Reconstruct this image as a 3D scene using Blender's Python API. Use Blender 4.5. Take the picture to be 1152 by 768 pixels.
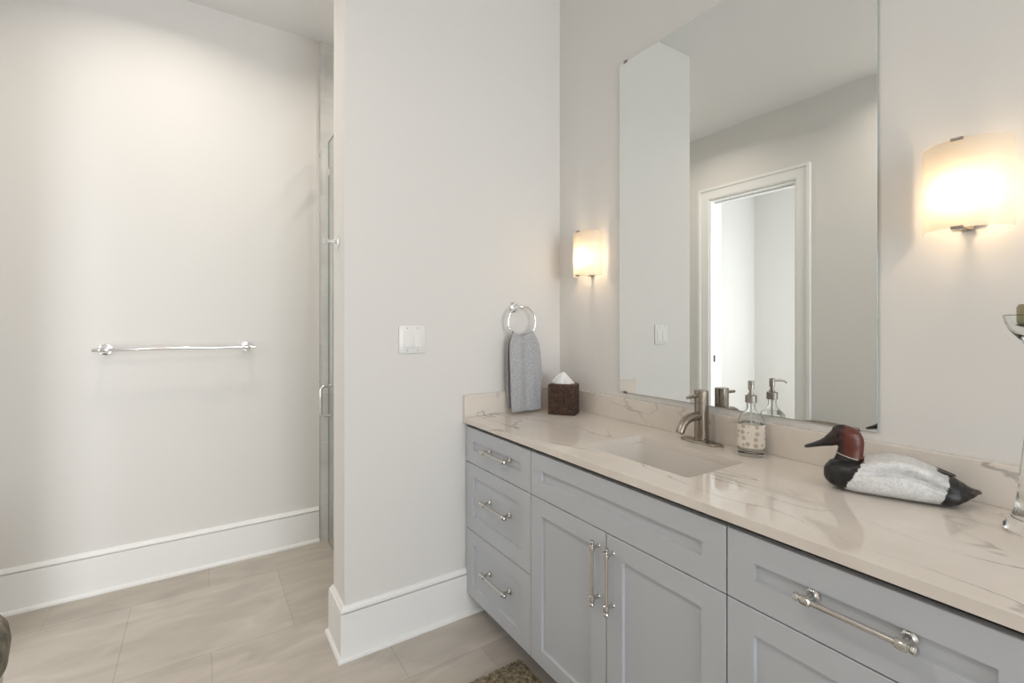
import bpy, bmesh, math, random
from math import sin, cos, pi, radians as rad
from mathutils import Vector, Matrix, noise
random.seed(7)
S = bpy.context.scene
COL = S.collection
for o in list(bpy.data.objects): bpy.data.objects.remove(o)

# ------------------------------------------------------------------ camera
TH = 0.5811
cam = bpy.data.cameras.new('camera')
cam.sensor_width = 36.0
cam.lens = 532.88 / 1152 * 36.0
cam.shift_y = -(384 - 363.92) / 1152
cam.clip_start = 0.02
co = bpy.data.objects.new('camera', cam); COL.objects.link(co)
co.location = (0, 0, 1.3125); co.rotation_euler = (pi/2, 0, -TH)
S.camera = co

# ------------------------------------------------------------------ light, exposure
S.view_settings.view_transform = 'Standard'
S.view_settings.look = 'None'
S.view_settings.gamma = 1.0
S.view_settings.use_curve_mapping = False
S.view_settings.exposure = 0.07
w = bpy.data.worlds.new('world'); S.world = w; w.use_nodes = True
w.node_tree.nodes['Background'].inputs[0].default_value = (0.80, 0.90, 1.0, 1)
w.node_tree.nodes['Background'].inputs[1].default_value = 0.6

def area(name, loc, rot, sx, sy, power, col):
    l = bpy.data.lights.new(name, 'AREA'); l.shape = 'RECTANGLE'; l.size = sx; l.size_y = sy
    l.energy = power; l.color = col
    o = bpy.data.objects.new(name, l); COL.objects.link(o)
    o.location = loc; o.rotation_euler = rot
    return o
def spot(name, loc, power, col, spread=150, r=0.065):
    l = bpy.data.lights.new(name, 'AREA'); l.shape = 'DISK'; l.size = 2 * r; l.energy = power; l.color = col; l.spread = rad(spread)
    o = bpy.data.objects.new(name, l); COL.objects.link(o); o.location = loc
    return o
DAY = (0.90, 0.95, 1.0); WARM = (1.0, 0.90, 0.79)
area('rear_window_fill', (0.50, -4.33, 1.42), (rad(90), 0, 0), 1.5, 2.3, 108, DAY)  # fill through the unseen rear window, placed to balance the walls
area('passage_daylight', (-1.45, 1.04, 1.25), (rad(90), 0, 0), 0.9, 1.8, 24, DAY)
area('passage_window', (-2.24, 1.75, 1.55), (0, rad(-90), 0), 1.8, 1.1, 14, DAY)
DOWN_FILL = [(-0.14, 2.45, 5.5), (-0.45, 0.90, 7.5), (1.10, 2.60, 5)]  # first one makes the left-wall scallop; other two are unseen, added as fill
for x, y, p in DOWN_FILL: spot('downlight_fill_lamp', (x, y, 3.012), p, WARM)

# ------------------------------------------------------------------ helpers
CEIL = 3.0235
W, R, L, XB, YB = 1.553, 1.9139, 3.0459, -0.77, -4.2
XP, RP = 0.4706, 2.092            # wing wall: end face, rear face
C, E = 1.0017, 0.9892             # cabinet fronts, counter edge
ZC, ZS = 0.8907, 0.9901           # counter top, splash top

class MB:
    def __init__(s): s.bm = bmesh.new()
    def box(s, a, b, bev=0.0, seg=2):
        a = Vector(a); b = Vector(b)
        lo = Vector([min(a[i], b[i]) for i in range(3)]); hi = Vector([max(a[i], b[i]) for i in range(3)])
        g = bmesh.ops.create_cube(s.bm, size=1.0)['verts']
        for v in g: v.co = Vector([lo[i] + (v.co[i] + .5) * (hi[i] - lo[i]) for i in range(3)])
        if bev:
            es = list({e for v in g for e in v.link_edges})
            bmesh.ops.bevel(s.bm, geom=es, offset=bev, segments=seg, profile=.5, affect='EDGES')
        return s
    def ring(s, pts):
        return [s.bm.verts.new(p) for p in pts]
    def loft(s, rings, close=True, cap0=True, cap1=True):
        vr = [s.ring(r) for r in rings]
        n = len(vr[0])
        for i in range(len(vr) - 1):
            for j in range(n if close else n - 1):
                k = (j + 1) % n
                s.bm.faces.new((vr[i][j], vr[i][k], vr[i+1][k], vr[i+1][j]))
        if cap0 and close: s.bm.faces.new(vr[0][::-1])
        if cap1 and close: s.bm.faces.new(vr[-1])
        return vr
    def lathe(s, prof, c=(0, 0, 0), axis=(0, 0, 1), n=32, cap0=True, cap1=True):
        """prof = [(radius, height)]"""
        ax = Vector(axis).normalized(); u = ax.orthogonal().normalized(); v = ax.cross(u); c = Vector(c)
        rings = [[c + ax * h + (u * cos(2*pi*k/n) + v * sin(2*pi*k/n)) * max(r, 1e-5) for k in range(n)] for r, h in prof]
        s.loft(rings, True, cap0, cap1); return s
    def cyl(s, p0, p1, r0, r1=None, n=24):
        p0 = Vector(p0); p1 = Vector(p1); d = p1 - p0
        return s.lathe([(r0, 0), (r1 if r1 is not None else r0, d.length)], p0, d, n)
    def tube(s, path, r, n=14, closed=False):
        P = [Vector(p) for p in path]; m = len(P); rings = []; pu = None
        for i in range(m):
            if closed: t = P[(i+1) % m] - P[i-1]
            else: t = P[min(i+1, m-1)] - P[max(i-1, 0)]
            t.normalize()
            if pu is None: u = t.orthogonal().normalized()
            else: u = (pu - t * pu.dot(t)).normalized()
            pu = u; v = t.cross(u)
            rr = r[i] if isinstance(r, (list, tuple)) else r
            rings.append([P[i] + (u*cos(2*pi*k/n) + v*sin(2*pi*k/n)) * rr for k in range(n)])
        if closed:
            vr = [s.ring(q) for q in rings]
            for i in range(m):
                A, B = vr[i], vr[(i+1) % m]
                for k in range(n):
                    s.bm.faces.new((A[k], A[(k+1) % n], B[(k+1) % n], B[k]))
        else: s.loft(rings)
        return s
    def ball(s, c, r, sc=(1, 1, 1), n=20):
        g = bmesh.ops.create_uvsphere(s.bm, u_segments=n, v_segments=n//2+2, radius=r)['verts']
        for v in g: v.co = Vector(c) + Vector([v.co[i]*sc[i] for i in range(3)])
        return s
    def build(s, name, mat, parent=None, smooth=True, angle=35, recalc=True):
        if recalc: bmesh.ops.recalc_face_normals(s.bm, faces=s.bm.faces)
        me = bpy.data.meshes.new(name); s.bm.to_mesh(me); s.bm.free()
        o = bpy.data.objects.new(name, me); COL.objects.link(o)
        for m in (mat if isinstance(mat, (list, tuple)) else [mat]): me.materials.append(m)
        if smooth:
            for p in me.polygons: p.use_smooth = True
            try: me.set_sharp_from_angle(angle=rad(angle))
            except Exception: pass
        if parent is not None:
            o.parent = parent
            o.matrix_parent_inverse = Matrix.Translation(-Vector(parent.location))
        return o

def thing(name, label, cat, loc=(0, 0, 0), group=None):
    o = bpy.data.objects.new(name, None); COL.objects.link(o); o.location = loc
    o.empty_display_size = .05
    return tag(o, label, cat, group)
def tag(o, label, cat, group=None):
    o['label'] = label; o['category'] = cat
    if group: o['group'] = group
    return o
def struct(o): o['kind'] = 'structure'; return o

# ------------------------------------------------------------------ materials
def mat(name, col, rough=.5, metal=0, **k):
    m = bpy.data.materials.new(name); m.use_nodes = True
    b = m.node_tree.nodes['Principled BSDF']
    b.inputs['Base Color'].default_value = (*col, 1); b.inputs['Roughness'].default_value = rough
    b.inputs['Metallic'].default_value = metal
    for a, v in k.items(): b.inputs[a.replace('_', ' ')].default_value = v
    return m
def nt(m): return m.node_tree.nodes, m.node_tree.links, m.node_tree.nodes['Principled BSDF']
def N(m, t, **k):
    n = m.node_tree.nodes.new(t)
    for a, v in k.items():
        if hasattr(n, a): setattr(n, a, v)
        else: n.inputs[a].default_value = v
    return n
def noise_bump(m, scale, strength, dist=.002, detail=3):
    ns, ln, b = nt(m)
    tc = N(m, 'ShaderNodeTexCoord'); n = N(m, 'ShaderNodeTexNoise', Scale=scale, Detail=detail)
    bp = N(m, 'ShaderNodeBump', Strength=strength, Distance=dist)
    ln.new(tc.outputs['Object'], n.inputs['Vector']); ln.new(n.outputs['Fac'], bp.inputs['Height']); ln.new(bp.outputs[0], b.inputs['Normal'])
    return n, bp
def mottled(m, c0, c1, scale, detail=4, lo=.35, hi=.65):
    ns, ln, b = nt(m)
    tc = N(m, 'ShaderNodeTexCoord'); n = N(m, 'ShaderNodeTexNoise', Scale=scale, Detail=detail)
    r = N(m, 'ShaderNodeValToRGB'); r.color_ramp.elements[0].position = lo; r.color_ramp.elements[1].position = hi
    r.color_ramp.elements[0].color = (*c0, 1); r.color_ramp.elements[1].color = (*c1, 1)
    ln.new(tc.outputs['Object'], n.inputs['Vector']); ln.new(n.outputs['Fac'], r.inputs['Fac']); ln.new(r.outputs[0], b.inputs['Base Color'])
    return m

M_wall = mat('wall_paint', (.76, .74, .71), .75); noise_bump(M_wall, 260, .06, .001)
M_ceil = mat('ceiling_paint', (.83, .825, .815), .85); noise_bump(M_ceil, 200, .05, .001)
M_trim = mat('trim_paint', (.86, .855, .835), .38); noise_bump(M_trim, 60, .03, .001)
M_cab = mat('cabinet_paint', (.53, .55, .58), .42); noise_bump(M_cab, 90, .03, .001)
M_cab_shade = mat('carcass_gap_shade', (.05, .052, .055), .6); noise_bump(M_cab_shade, 90, .03, .001)  # carcass near-black: shadow of the gaps between fronts and slab put into its colour
M_nickel = mat('polished_nickel', (.62, .60, .565), .10, 1); noise_bump(M_nickel, 40, .002, .0001)
M_chrome = mat('chrome', (.86, .87, .88), .06, 1); noise_bump(M_chrome, 40, .002, .0001)
M_brushed = mat('brushed_nickel', (.34, .295, .245), .27, 1); noise_bump(M_brushed, 400, .05, .0004)
M_bronze = mat('brushed_clip_metal', (.36, .33, .29), .35, 1); noise_bump(M_bronze, 300, .05, .0004)
M_mirror = mat('mirror_silver', (.85, .87, .855), .0, 1)
M_medge = mat('mirror_edge', (.30, .36, .34), .15, 0); noise_bump(M_medge, 60, .02, .0005)
M_plate = mat('switch_plastic', (.84, .83, .80), .3); noise_bump(M_plate, 90, .02, .0004)
M_ceramic = mat('white_ceramic', (.76, .715, .66), .12); noise_bump(M_ceramic, 20, .01, .0005)
M_black = mat('black_gap', (.02, .02, .02), .6); noise_bump(M_black, 90, .03, .001)

def glass(name, tint=(1, 1, 1), rough=0.0, ior=1.45):
    m = mat(name, tint, rough, 0, Transmission_Weight=1.0, IOR=ior)
    noise_bump(m, 18, .02, .0006)
    return m
M_glass = glass('clear_glass', (.97, .985, .975))
def pane():
    m = bpy.data.materials.new('shower_glass'); m.use_nodes = True; ns = m.node_tree.nodes; ln = m.node_tree.links; ns.clear()
    o = ns.new('ShaderNodeOutputMaterial'); t = ns.new('ShaderNodeBsdfTransparent'); g = ns.new('ShaderNodeBsdfGlossy'); x = ns.new('ShaderNodeMixShader'); f = ns.new('ShaderNodeFresnel')
    t.inputs[0].default_value = (.955, .975, .965, 1); g.inputs['Roughness'].default_value = .01; f.inputs[0].default_value = 1.45
    ge = ns.new('ShaderNodeNewGeometry'); sb = ns.new('ShaderNodeMath'); sb.operation = 'SUBTRACT'; sb.inputs[0].default_value = 1; ln.new(ge.outputs['Backfacing'], sb.inputs[1])
    ml = ns.new('ShaderNodeMath'); ml.operation = 'MULTIPLY'; ln.new(f.outputs[0], ml.inputs[0]); ln.new(sb.outputs[0], ml.inputs[1]); ln.new(ml.outputs[0], x.inputs[0]); ln.new(t.outputs[0], x.inputs[1]); ln.new(g.outputs[0], x.inputs[2]); ln.new(x.outputs[0], o.inputs[0])
    return m
M_pane = pane()
M_pane_edge = mat('glass_edge', (.30, .36, .34), .15, 0); noise_bump(M_pane_edge, 60, .02, .0005)

def quartz():
    m = mat('veined_quartz', (.78, .74, .69), .055)
    ns, ln, b = nt(m)
    tc = N(m, 'ShaderNodeTexCoord')
    mp = N(m, 'ShaderNodeMapping'); mp.inputs['Rotation'].default_value = (0.2, 0.25, rad(38)); mp.inputs['Scale'].default_value = (1.5, .42, 1.5); mp.inputs['Location'].default_value = (3.7, 1.3, .6)
    ln.new(tc.outputs['Object'], mp.inputs['Vector'])
    wn = N(m, 'ShaderNodeTexNoise', Scale=5.0, Detail=6); ln.new(mp.outputs[0], wn.inputs['Vector'])
    ad = N(m, 'ShaderNodeMix', data_type='RGBA', blend_type='LINEAR_LIGHT'); ad.inputs[0].default_value = .10
    ln.new(mp.outputs[0], ad.inputs[6]); ln.new(wn.outputs['Color'], ad.inputs[7])
    n = N(m, 'ShaderNodeTexNoise', Scale=2.3, Detail=2); ln.new(ad.outputs[2], n.inputs['Vector'])
    s = N(m, 'ShaderNodeMath', operation='SUBTRACT'); s.inputs[1].default_value = .5; ln.new(n.outputs['Fac'], s.inputs[0])
    a = N(m, 'ShaderNodeMath', operation='ABSOLUTE'); ln.new(s.outputs[0], a.inputs[0])
    r = N(m, 'ShaderNodeMapRange'); r.inputs[1].default_value = .001; r.inputs[2].default_value = .0048; r.inputs[3].default_value = 1; r.inputs[4].default_value = 0
    ln.new(a.outputs[0], r.inputs[0])
    mk = N(m, 'ShaderNodeTexNoise', Scale=3.2, Detail=2); ln.new(tc.outputs['Object'], mk.inputs['Vector'])
    mr = N(m, 'ShaderNodeMapRange'); mr.inputs[1].default_value = .42; mr.inputs[2].default_value = .62; ln.new(mk.outputs['Fac'], mr.inputs[0])
    mu = N(m, 'ShaderNodeMath', operation='MULTIPLY'); ln.new(r.outputs[0], mu.inputs[0]); ln.new(mr.outputs[0], mu.inputs[1])
    mu2 = N(m, 'ShaderNodeMath', operation='MULTIPLY'); mu2.inputs[1].default_value = .55; ln.new(mu.outputs[0], mu2.inputs[0])
    cl = N(m, 'ShaderNodeTexNoise', Scale=7, Detail=5); ln.new(tc.outputs['Object'], cl.inputs['Vector'])
    cr = N(m, 'ShaderNodeValToRGB'); cr.color_ramp.elements[0].position = .35; cr.color_ramp.elements[1].position = .7
    cr.color_ramp.elements[0].color = (.74, .675, .605, 1); cr.color_ramp.elements[1].color = (.80, .735, .665, 1)
    ln.new(cl.outputs['Fac'], cr.inputs[0])
    mx = N(m, 'ShaderNodeMix', data_type='RGBA'); ln.new(mu2.outputs[0], mx.inputs[0]); ln.new(cr.outputs[0], mx.inputs[6]); mx.inputs[7].default_value = (.20, .18, .17, 1)
    ln.new(mx.outputs[2], b.inputs['Base Color'])
    return m
M_quartz = quartz()

def floor_tile():
    m = mat('floor_tile', (.5, .46, .41), .42)
    ns, ln, b = nt(m)
    tc = N(m, 'ShaderNodeTexCoord')
    mp = N(m, 'ShaderNodeMapping'); mp.inputs['Location'].default_value = (.27 + 6.1, -2.805 + 5.65, 0)
    ln.new(tc.outputs['Object'], mp.inputs['Vector'])
    br = N(m, 'ShaderNodeTexBrick'); br.offset = .5; br.offset_frequency = 2; br.squash = 1
    for k, v in (('Scale', 1), ('Mortar Size', .0013), ('Mortar Smooth', .2), ('Bias', 0), ('Brick Width', .61), ('Row Height', .565)): br.inputs[k].default_value = v
    br.inputs['Color1'].default_value = (.475, .428, .372, 1); br.inputs['Color2'].default_value = (.56, .512, .455, 1); br.inputs['Mortar'].default_value = (.36, .32, .275, 1)
    ln.new(mp.outputs[0], br.inputs['Vector'])
    m2 = N(m, 'ShaderNodeMapping'); m2.inputs['Scale'].default_value = (1.2, 3.2, 1); m2.inputs['Rotation'].default_value = (0, 0, .5); ln.new(tc.outputs['Object'], m2.inputs['Vector'])
    n = N(m, 'ShaderNodeTexNoise', Scale=3.0, Detail=7); n.inputs['Distortion'].default_value = .8; ln.new(m2.outputs[0], n.inputs['Vector'])
    cr = N(m, 'ShaderNodeValToRGB'); cr.color_ramp.elements[0].position = .3; cr.color_ramp.elements[1].position = .72
    cr.color_ramp.elements[0].color = (.84, .83, .82, 1); cr.color_ramp.elements[1].color = (1.10, 1.09, 1.08, 1)
    ln.new(n.outputs['Fac'], cr.inputs[0])
    mx = N(m, 'ShaderNodeMix', data_type='RGBA', blend_type='MULTIPLY'); mx.inputs[0].default_value = 1
    ln.new(br.outputs['Color'], mx.inputs[6]); ln.new(cr.outputs[0], mx.inputs[7]); ln.new(mx.outputs[2], b.inputs['Base Color'])
    bp = N(m, 'ShaderNodeBump', Strength=.25, Distance=.001); bp.invert = True; ln.new(br.outputs['Fac'], bp.inputs['Height']); ln.new(bp.outputs[0], b.inputs['Normal'])
    return m
M_floor = floor_tile()

def shower_tile():
    m = mat('shower_marble', (.6, .6, .58), .18)
    ns, ln, b = nt(m)
    tc = N(m, 'ShaderNodeTexCoord'); mp = N(m, 'ShaderNodeMapping'); mp.inputs['Rotation'].default_value = (rad(90), 0, 0); mp.inputs['Location'].default_value = (.3, 0.01, 0)
    ln.new(tc.outputs['Object'], mp.inputs['Vector'])
    sx = N(m, 'ShaderNodeSeparateXYZ'); ln.new(tc.outputs['Object'], sx.inputs[0])
    ad = N(m, 'ShaderNodeMath', operation='ADD'); ln.new(sx.outputs[0], ad.inputs[0]); ln.new(sx.outputs[1], ad.inputs[1])
    cb = N(m, 'ShaderNodeCombineXYZ'); ln.new(ad.outputs[0], cb.inputs[0]); ln.new(sx.outputs[2], cb.inputs[1])
    br = N(m, 'ShaderNodeTexBrick'); br.offset = .5
    for k, v in (('Scale', 1), ('Mortar Size', .0015), ('Mortar Smooth', .2), ('Bias', 0), ('Brick Width', .61), ('Row Height', .297)): br.inputs[k].default_value = v
    br.inputs['Color1'].default_value = (.68, .68, .66, 1); br.inputs['Color2'].default_value = (.74, .735, .72, 1); br.inputs['Mortar'].default_value = (.82, .82, .80, 1)
    ln.new(cb.outputs[0], br.inputs['Vector'])
    n = N(m, 'ShaderNodeTexNoise', Scale=5, Detail=7); n.inputs['Distortion'].default_value = .5; ln.new(tc.outputs['Object'], n.inputs['Vector'])
    cr = N(m, 'ShaderNodeValToRGB'); cr.color_ramp.elements[0].position = .35; cr.color_ramp.elements[1].position = .6
    cr.color_ramp.elements[0].color = (.88, .88, .88, 1); cr.color_ramp.elements[1].color = (1.03, 1.03, 1.03, 1); ln.new(n.outputs['Fac'], cr.inputs[0])
    mx = N(m, 'ShaderNodeMix', data_type='RGBA', blend_type='MULTIPLY'); mx.inputs[0].default_value = 1
    ln.new(br.outputs['Color'], mx.inputs[6]); ln.new(cr.outputs[0], mx.inputs[7]); ln.new(mx.outputs[2], b.inputs['Base Color'])
    return m
M_stile = shower_tile()

# ------------------------------------------------------------------ room shell
T = .12
def slab(name, a, b, m): 
    q = MB(); q.box(a, b); return struct(q.build(name, m, smooth=False))
slab('floor', (XB - 2.2, YB - .2, -.1), (W + T, L + T, 0), M_floor)
slab('ceiling', (XB - .0, YB - T, CEIL), (W + T, L + T, CEIL + .1), M_ceil)
slab('wall_right', (W, YB - T, 0), (W + T, L + T, CEIL), M_wall)
slab('wall_left', (XB - T, L, 0), (.600, L + T, CEIL), M_wall)
slab('wall_partition', (XP, R, 0), (W, RP, CEIL), M_wall)
slab('wall_shower', (.604, L - .008, 0), (W, L + T, CEIL), M_stile)
slab('wall_shower_side', (W - .012, RP + .012, 0), (W, L - .008, CEIL), M_stile)
slab('wall_shower_front', (XP + .14, RP, 0), (W, RP + .012, CEIL), M_stile)
slab('trim_1', (.600, L - .010, 0), (.604, L + .02, CEIL), M_chrome)     # metal edge of the tile
# wall with doorway (left of the camera; seen in the mirror)
DY0, DY1, DH = 1.852, 2.614, 2.436
q = MB()
q.box((XB - .15, YB - T, 0), (XB, DY0, CEIL)); q.box((XB - .15, DY1, 0), (XB, L, CEIL)); q.box((XB - .15, DY0, DH), (XB, DY1, CEIL))
struct(q.build('wall_door', M_wall, smooth=False))
# doorway jamb and casing
q = MB(); j = .018
q.box((XB - .158, DY0, 0), (XB + .004, DY0 + j, DH)); q.box((XB - .158, DY1 - j, 0), (XB + .004, DY1, DH)); q.box((XB - .158, DY0 + j, DH - j), (XB + .004, DY1 - j, DH))
q.box((XB - .100, DY0 + j, 0), (XB - .060, DY0 + j + .012, DH - j)); q.box((XB - .100, DY0 + j, DH - j - .012), (XB - .060, DY1 - j, DH - j))
jamb = struct(q.build('trim_2', M_trim, smooth=False))
q = MB(); q.box((XB - .062, DY1 - j - .002, .965), (XB - .036, DY1 - j + .001, 1.025), .001); q.build('strike_plate', M_black, jamb)
def casing(name, x, sgn):
    q = MB(); cw = .104
    prof = [(0, 0), (0, .014), (.012, .018), (.078, .018), (.084, .028), (cw, .028), (cw, 0)]
    a0, a1, zt = DY0 + .006, DY1 - .006, DH - .006
    pts = [(a0, 0, -1, 0), (a0, zt, -1, 1), (a1, zt, 1, 1), (a1, 0, 1, 0)]
    rings = [[(x + sgn * h, py + nx * d, pz + nz * d) for d, h in prof] for py, pz, nx, nz in pts]
    q.loft(rings); return struct(q.build(name, M_trim, smooth=False))
casing('trim_3', XB, 1)
casing('trim_4', XB - .15, -1)
# passage beyond the doorway
slab('wall_passage_far', (XB - 1.62, .9, 0), (XB - 1.5, L + .3, 2.85), M_wall)
slab('wall_passage_left', (XB - 1.5, L + .0, 0), (XB - .15, L + .12, 2.85), M_wall)
slab('wall_passage_right', (XB - 1.5, .9, 0), (XB - .15, 1.02, 2.85), M_wall)
slab('ceiling_passage', (XB - 1.62, .9, 2.85), (XB - .15, L + .12, 2.95), M_ceil)
# unseen wall behind the camera; window sized and placed for its fill light
wx0, wx1, wz0, wz1 = -.27, 1.27, .25, 2.6
q = MB()
q.box((XB, YB - T, 0), (wx0, YB, CEIL)); q.box((wx1, YB - T, 0), (W, YB, CEIL)); q.box((wx0, YB - T, 0), (wx1, YB, wz0)); q.box((wx0, YB - T, wz1), (wx1, YB, CEIL))
struct(q.build('wall_rear', M_wall, smooth=False))
q = MB()
for a, b in (((wx0, wz0), (wx0 + .05, wz1)), ((wx1 - .05, wz0), (wx1, wz1)), ((wx0, wz0), (wx1, wz0 + .05)), ((wx0, wz1 - .05), (wx1, wz1)), ((.485, wz0), (.515, wz1))):
    q.box((a[0], YB - .08, a[1]), (b[0], YB - .03, b[1]))
struct(q.build('window_1', M_trim, smooth=False))
# recessed ceiling fittings; the last two, unseen, are added around the fill lamps
for i, (x, y, p) in enumerate(DOWN_FILL):
    q = MB(); q.lathe([(.085, 0), (.085, -.006), (.062, -.008), (.062, 0)], (x, y, CEIL), n=40)
    struct(q.build('trim_%d' % (10 + i), M_trim))

# baseboards: profile swept along the wall with mitred corners
BP = [(0, 0), (.030, 0), (.030, .009), (.026, .0155), (.018, .018), (.018, .1805), (.007, .1812), (.007, .1848), (.0165, .1855), (.0165, .191), (.011, .196), (.009, .202), (.005, .2065), (0, .207)]
def baseboard(name, path, side):
    P = [Vector((a, b)) for a, b in path]; nn = []
    for i in range(len(P) - 1):
        d = (P[i+1] - P[i]).normalized(); nn.append(Vector((-d.y, d.x)) * side)
    q = MB(); rings = []
    for i, p in enumerate(P):
        if i == 0: n = nn[0]
        elif i == len(P) - 1: n = nn[-1]
        else:
            n = (nn[i-1] + nn[i]); n = n / n.length_squared * 2
        rings.append([(p.x + n.x * d, p.y + n.y * d, z) for d, z in BP])
    q.loft(rings)
    return struct(q.build(name, M_trim, angle=25))
baseboard('baseboard_left', [(.597, L), (XB, L)], 1)
baseboard('baseboard_partition', [(1.085, R), (XP, R), (XP, RP), (.60, RP)], 1)
baseboard('baseboard_door', [(XB, DY0 - .10), (XB, YB)], 1)
baseboard('baseboard_rear', [(XB, YB), (W, YB)], 1)
baseboard('baseboard_right', [(W, YB), (W, .09)], 1)

# ------------------------------------------------------------------ vanity cabinets
def handle_mb(c, axis, half=.096):
    """bar pull on cabinet front: posts with rosettes, collars, ball finials; c is centre of the bar"""
    c = Vector(c); ax = Vector(axis); q = MB()
    q.cyl(c - ax * (half - .016), c + ax * (half - .016), .0058, n=16)
    for s in (-1, 1):
        p = c + ax * s * (half - .020); xs = C + .0085 - p.x
        q.lathe([(.0125, xs), (.0125, xs - .0035), (.0080, xs - .0065), (.0058, xs - .011), (.0058, .004), (.0078, .002), (.0078, 0)], p, (1, 0, 0), 20)
        a = ax * s
        q.lathe([(.0062, -.011), (.0090, -.009), (.0100, -.001), (.0090, .007), (.0062, .009), (.0058, .0105), (.0080, .0135), (.0088, .0170), (.0072, .0205), (.003, .0225)], p, a, 20)
    return q
def shaker(q, y0, y1, z0, z1, sy, sz0, sz1, rec=.0095, th=.02):
    x = C; e = .0012
    def loop(X, a, b, c2, d): return [(X, a, c2), (X, b, c2), (X, b, d), (X, a, d)]
    rings = [loop(x + th, y0, y1, z0, z1), loop(x + e, y0, y1, z0, z1), loop(x, y0 + e, y1 - e, z0 + e, z1 - e),
             loop(x, y0 + sy, y1 - sy, z0 + sz0, z1 - sz1), loop(x + rec, y0 + sy + .0015, y1 - sy - .0015, z0 + sz0 + .0015, z1 - sz1 - .0015)]
    q.loft(rings)
G = .0016
Z3, Z2, Z1, Z0 = .1018, .3964, .6941, .8518
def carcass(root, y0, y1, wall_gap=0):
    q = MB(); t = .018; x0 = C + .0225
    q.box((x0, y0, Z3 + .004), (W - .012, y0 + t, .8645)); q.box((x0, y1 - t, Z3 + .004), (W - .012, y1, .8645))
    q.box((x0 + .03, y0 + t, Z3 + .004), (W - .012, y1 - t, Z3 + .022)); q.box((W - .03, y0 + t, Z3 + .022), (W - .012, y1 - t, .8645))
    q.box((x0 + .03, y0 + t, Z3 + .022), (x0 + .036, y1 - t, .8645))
    q.build('carcass', M_cab_shade, root, smooth=False)
    q = MB(); q.box((C + .095, y0, 0), (C + .115, y1, Z3 + .004)); q.build('toe_kick', M_cab, root, smooth=False)
def front(root, name, y0, y1, z0, z1, sz0=.057, sz1=.057, sy=.062):
    q = MB(); shaker(q, y0 + G, y1 - G, z0 + G, z1 - G, sy, sz0, sz1)
    return q.build(name, M_cab, root, smooth=False)
YA, YD, YBb, YEND = 1.402, 1.0185, .634, .130
HX = .974
def drawers(root, y0, y1, hy):
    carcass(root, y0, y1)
    for z0, z1, hz, a, b in ((Z1, Z0, .7785, .0605, .0575), (Z2, Z1, .563, .067, .055), (Z3, Z2, .266, .055, .057)):
        d = front(root, 'drawer', y0, y1, z0, z1, a, b)
        handle_mb((HX, hy, hz), (0, 1, 0)).build('handle', M_nickel, d)
dl = thing('drawer_cabinet', 'grey three-drawer vanity cabinet against the wing wall, beside the towel', 'cabinet', (1.28, 1.652, 0))
drawers(dl, YA, R - .010, 1.628)
q = MB(); q.box((C + .004, R - .0095, Z3 + .004), (C + .02, R - .0005, .8645)); q.build('filler_strip', M_cab, dl, smooth=False)
sk = thing('sink_cabinet', 'grey sink cabinet with two tall doors under a long false drawer front', 'cabinet', (1.28, YD, 0))
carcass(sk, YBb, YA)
front(sk, 'false_front', YBb, YA, Z1, Z0, .0605, .0575)
for a, b, hy in ((YD, YA, 1.050), (YBb, YD, .9905)):
    d = front(sk, 'door', a, b, Z3, Z1, .057, .058, .063)
    handle_mb((HX, hy, .569), (0, 0, 1)).build('handle', M_nickel, d)
dr = thing('drawer_cabinet', 'grey drawer cabinet at the right edge, below the duck', 'cabinet', (1.28, .38, 0))
drawers(dr, YEND, YBb, .378)
q = MB(); q.box((C + .002, YEND - .016, .0), (W - .012, YEND - .0005, .8645)); q.build('end_panel', M_cab, dr, smooth=False)

# ------------------------------------------------------------------ countertop, splashes, sink
SX0, SX1, SY0, SY1 = 1.113, 1.383, .816, 1.230
def rrect(x0, x1, y0, y1, r, z, n=6):
    out = []
    for cx, cy, a in ((x1 - r, y1 - r, 0), (x0 + r, y1 - r, 90), (x0 + r, y0 + r, 180), (x1 - r, y0 + r, 270)):
        for k in range(n + 1):
            t = rad(a + 90 * k / n); out.append((cx + r * cos(t), cy + r * sin(t), z))
    return out
ct = thing('countertop', 'long veined cream quartz countertop with backsplash over the grey cabinets', 'countertop', (1.27, 1.0, .8647))
q = MB(); bm = q.bm
CY0 = .100
ov = [bm.verts.new(p) for p in rrect(E, W - .0005, CY0, R - .0005, .002, ZC, 2)]
iv = [bm.verts.new(p) for p in rrect(SX0, SX1, SY0, SY1, .018, ZC, 6)]
es = [bm.edges.new((v[i], v[(i+1) % len(v)])) for v in (ov, iv) for i in range(len(v))]
bmesh.ops.triangle_fill(bm, use_beauty=True, use_dissolve=False, edges=es)
fs = list(bm.faces)
ex = bmesh.ops.extrude_face_region(bm, geom=fs)
for v in ex['geom']:
    if isinstance(v, bmesh.types.BMVert): v.co.z -= .0235
sl = q.build('slab', M_quartz, ct, smooth=False)
bv = sl.modifiers.new('bevel', 'BEVEL'); bv.width = .0015; bv.segments = 2; bv.limit_method = 'ANGLE'; bv.angle_limit = rad(50)
q = MB(); q.box((W - .0205, CY0, ZC + .0002), (W - .0005, R - .0005, ZS), .0012); q.build('backsplash', M_quartz, ct, smooth=False)
q = MB(); q.box((E + .001, R - .0205, ZC + .0002), (W - .0207, R - .0005, ZS), .0012); q.build('side_splash', M_quartz, ct, smooth=False)

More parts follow.
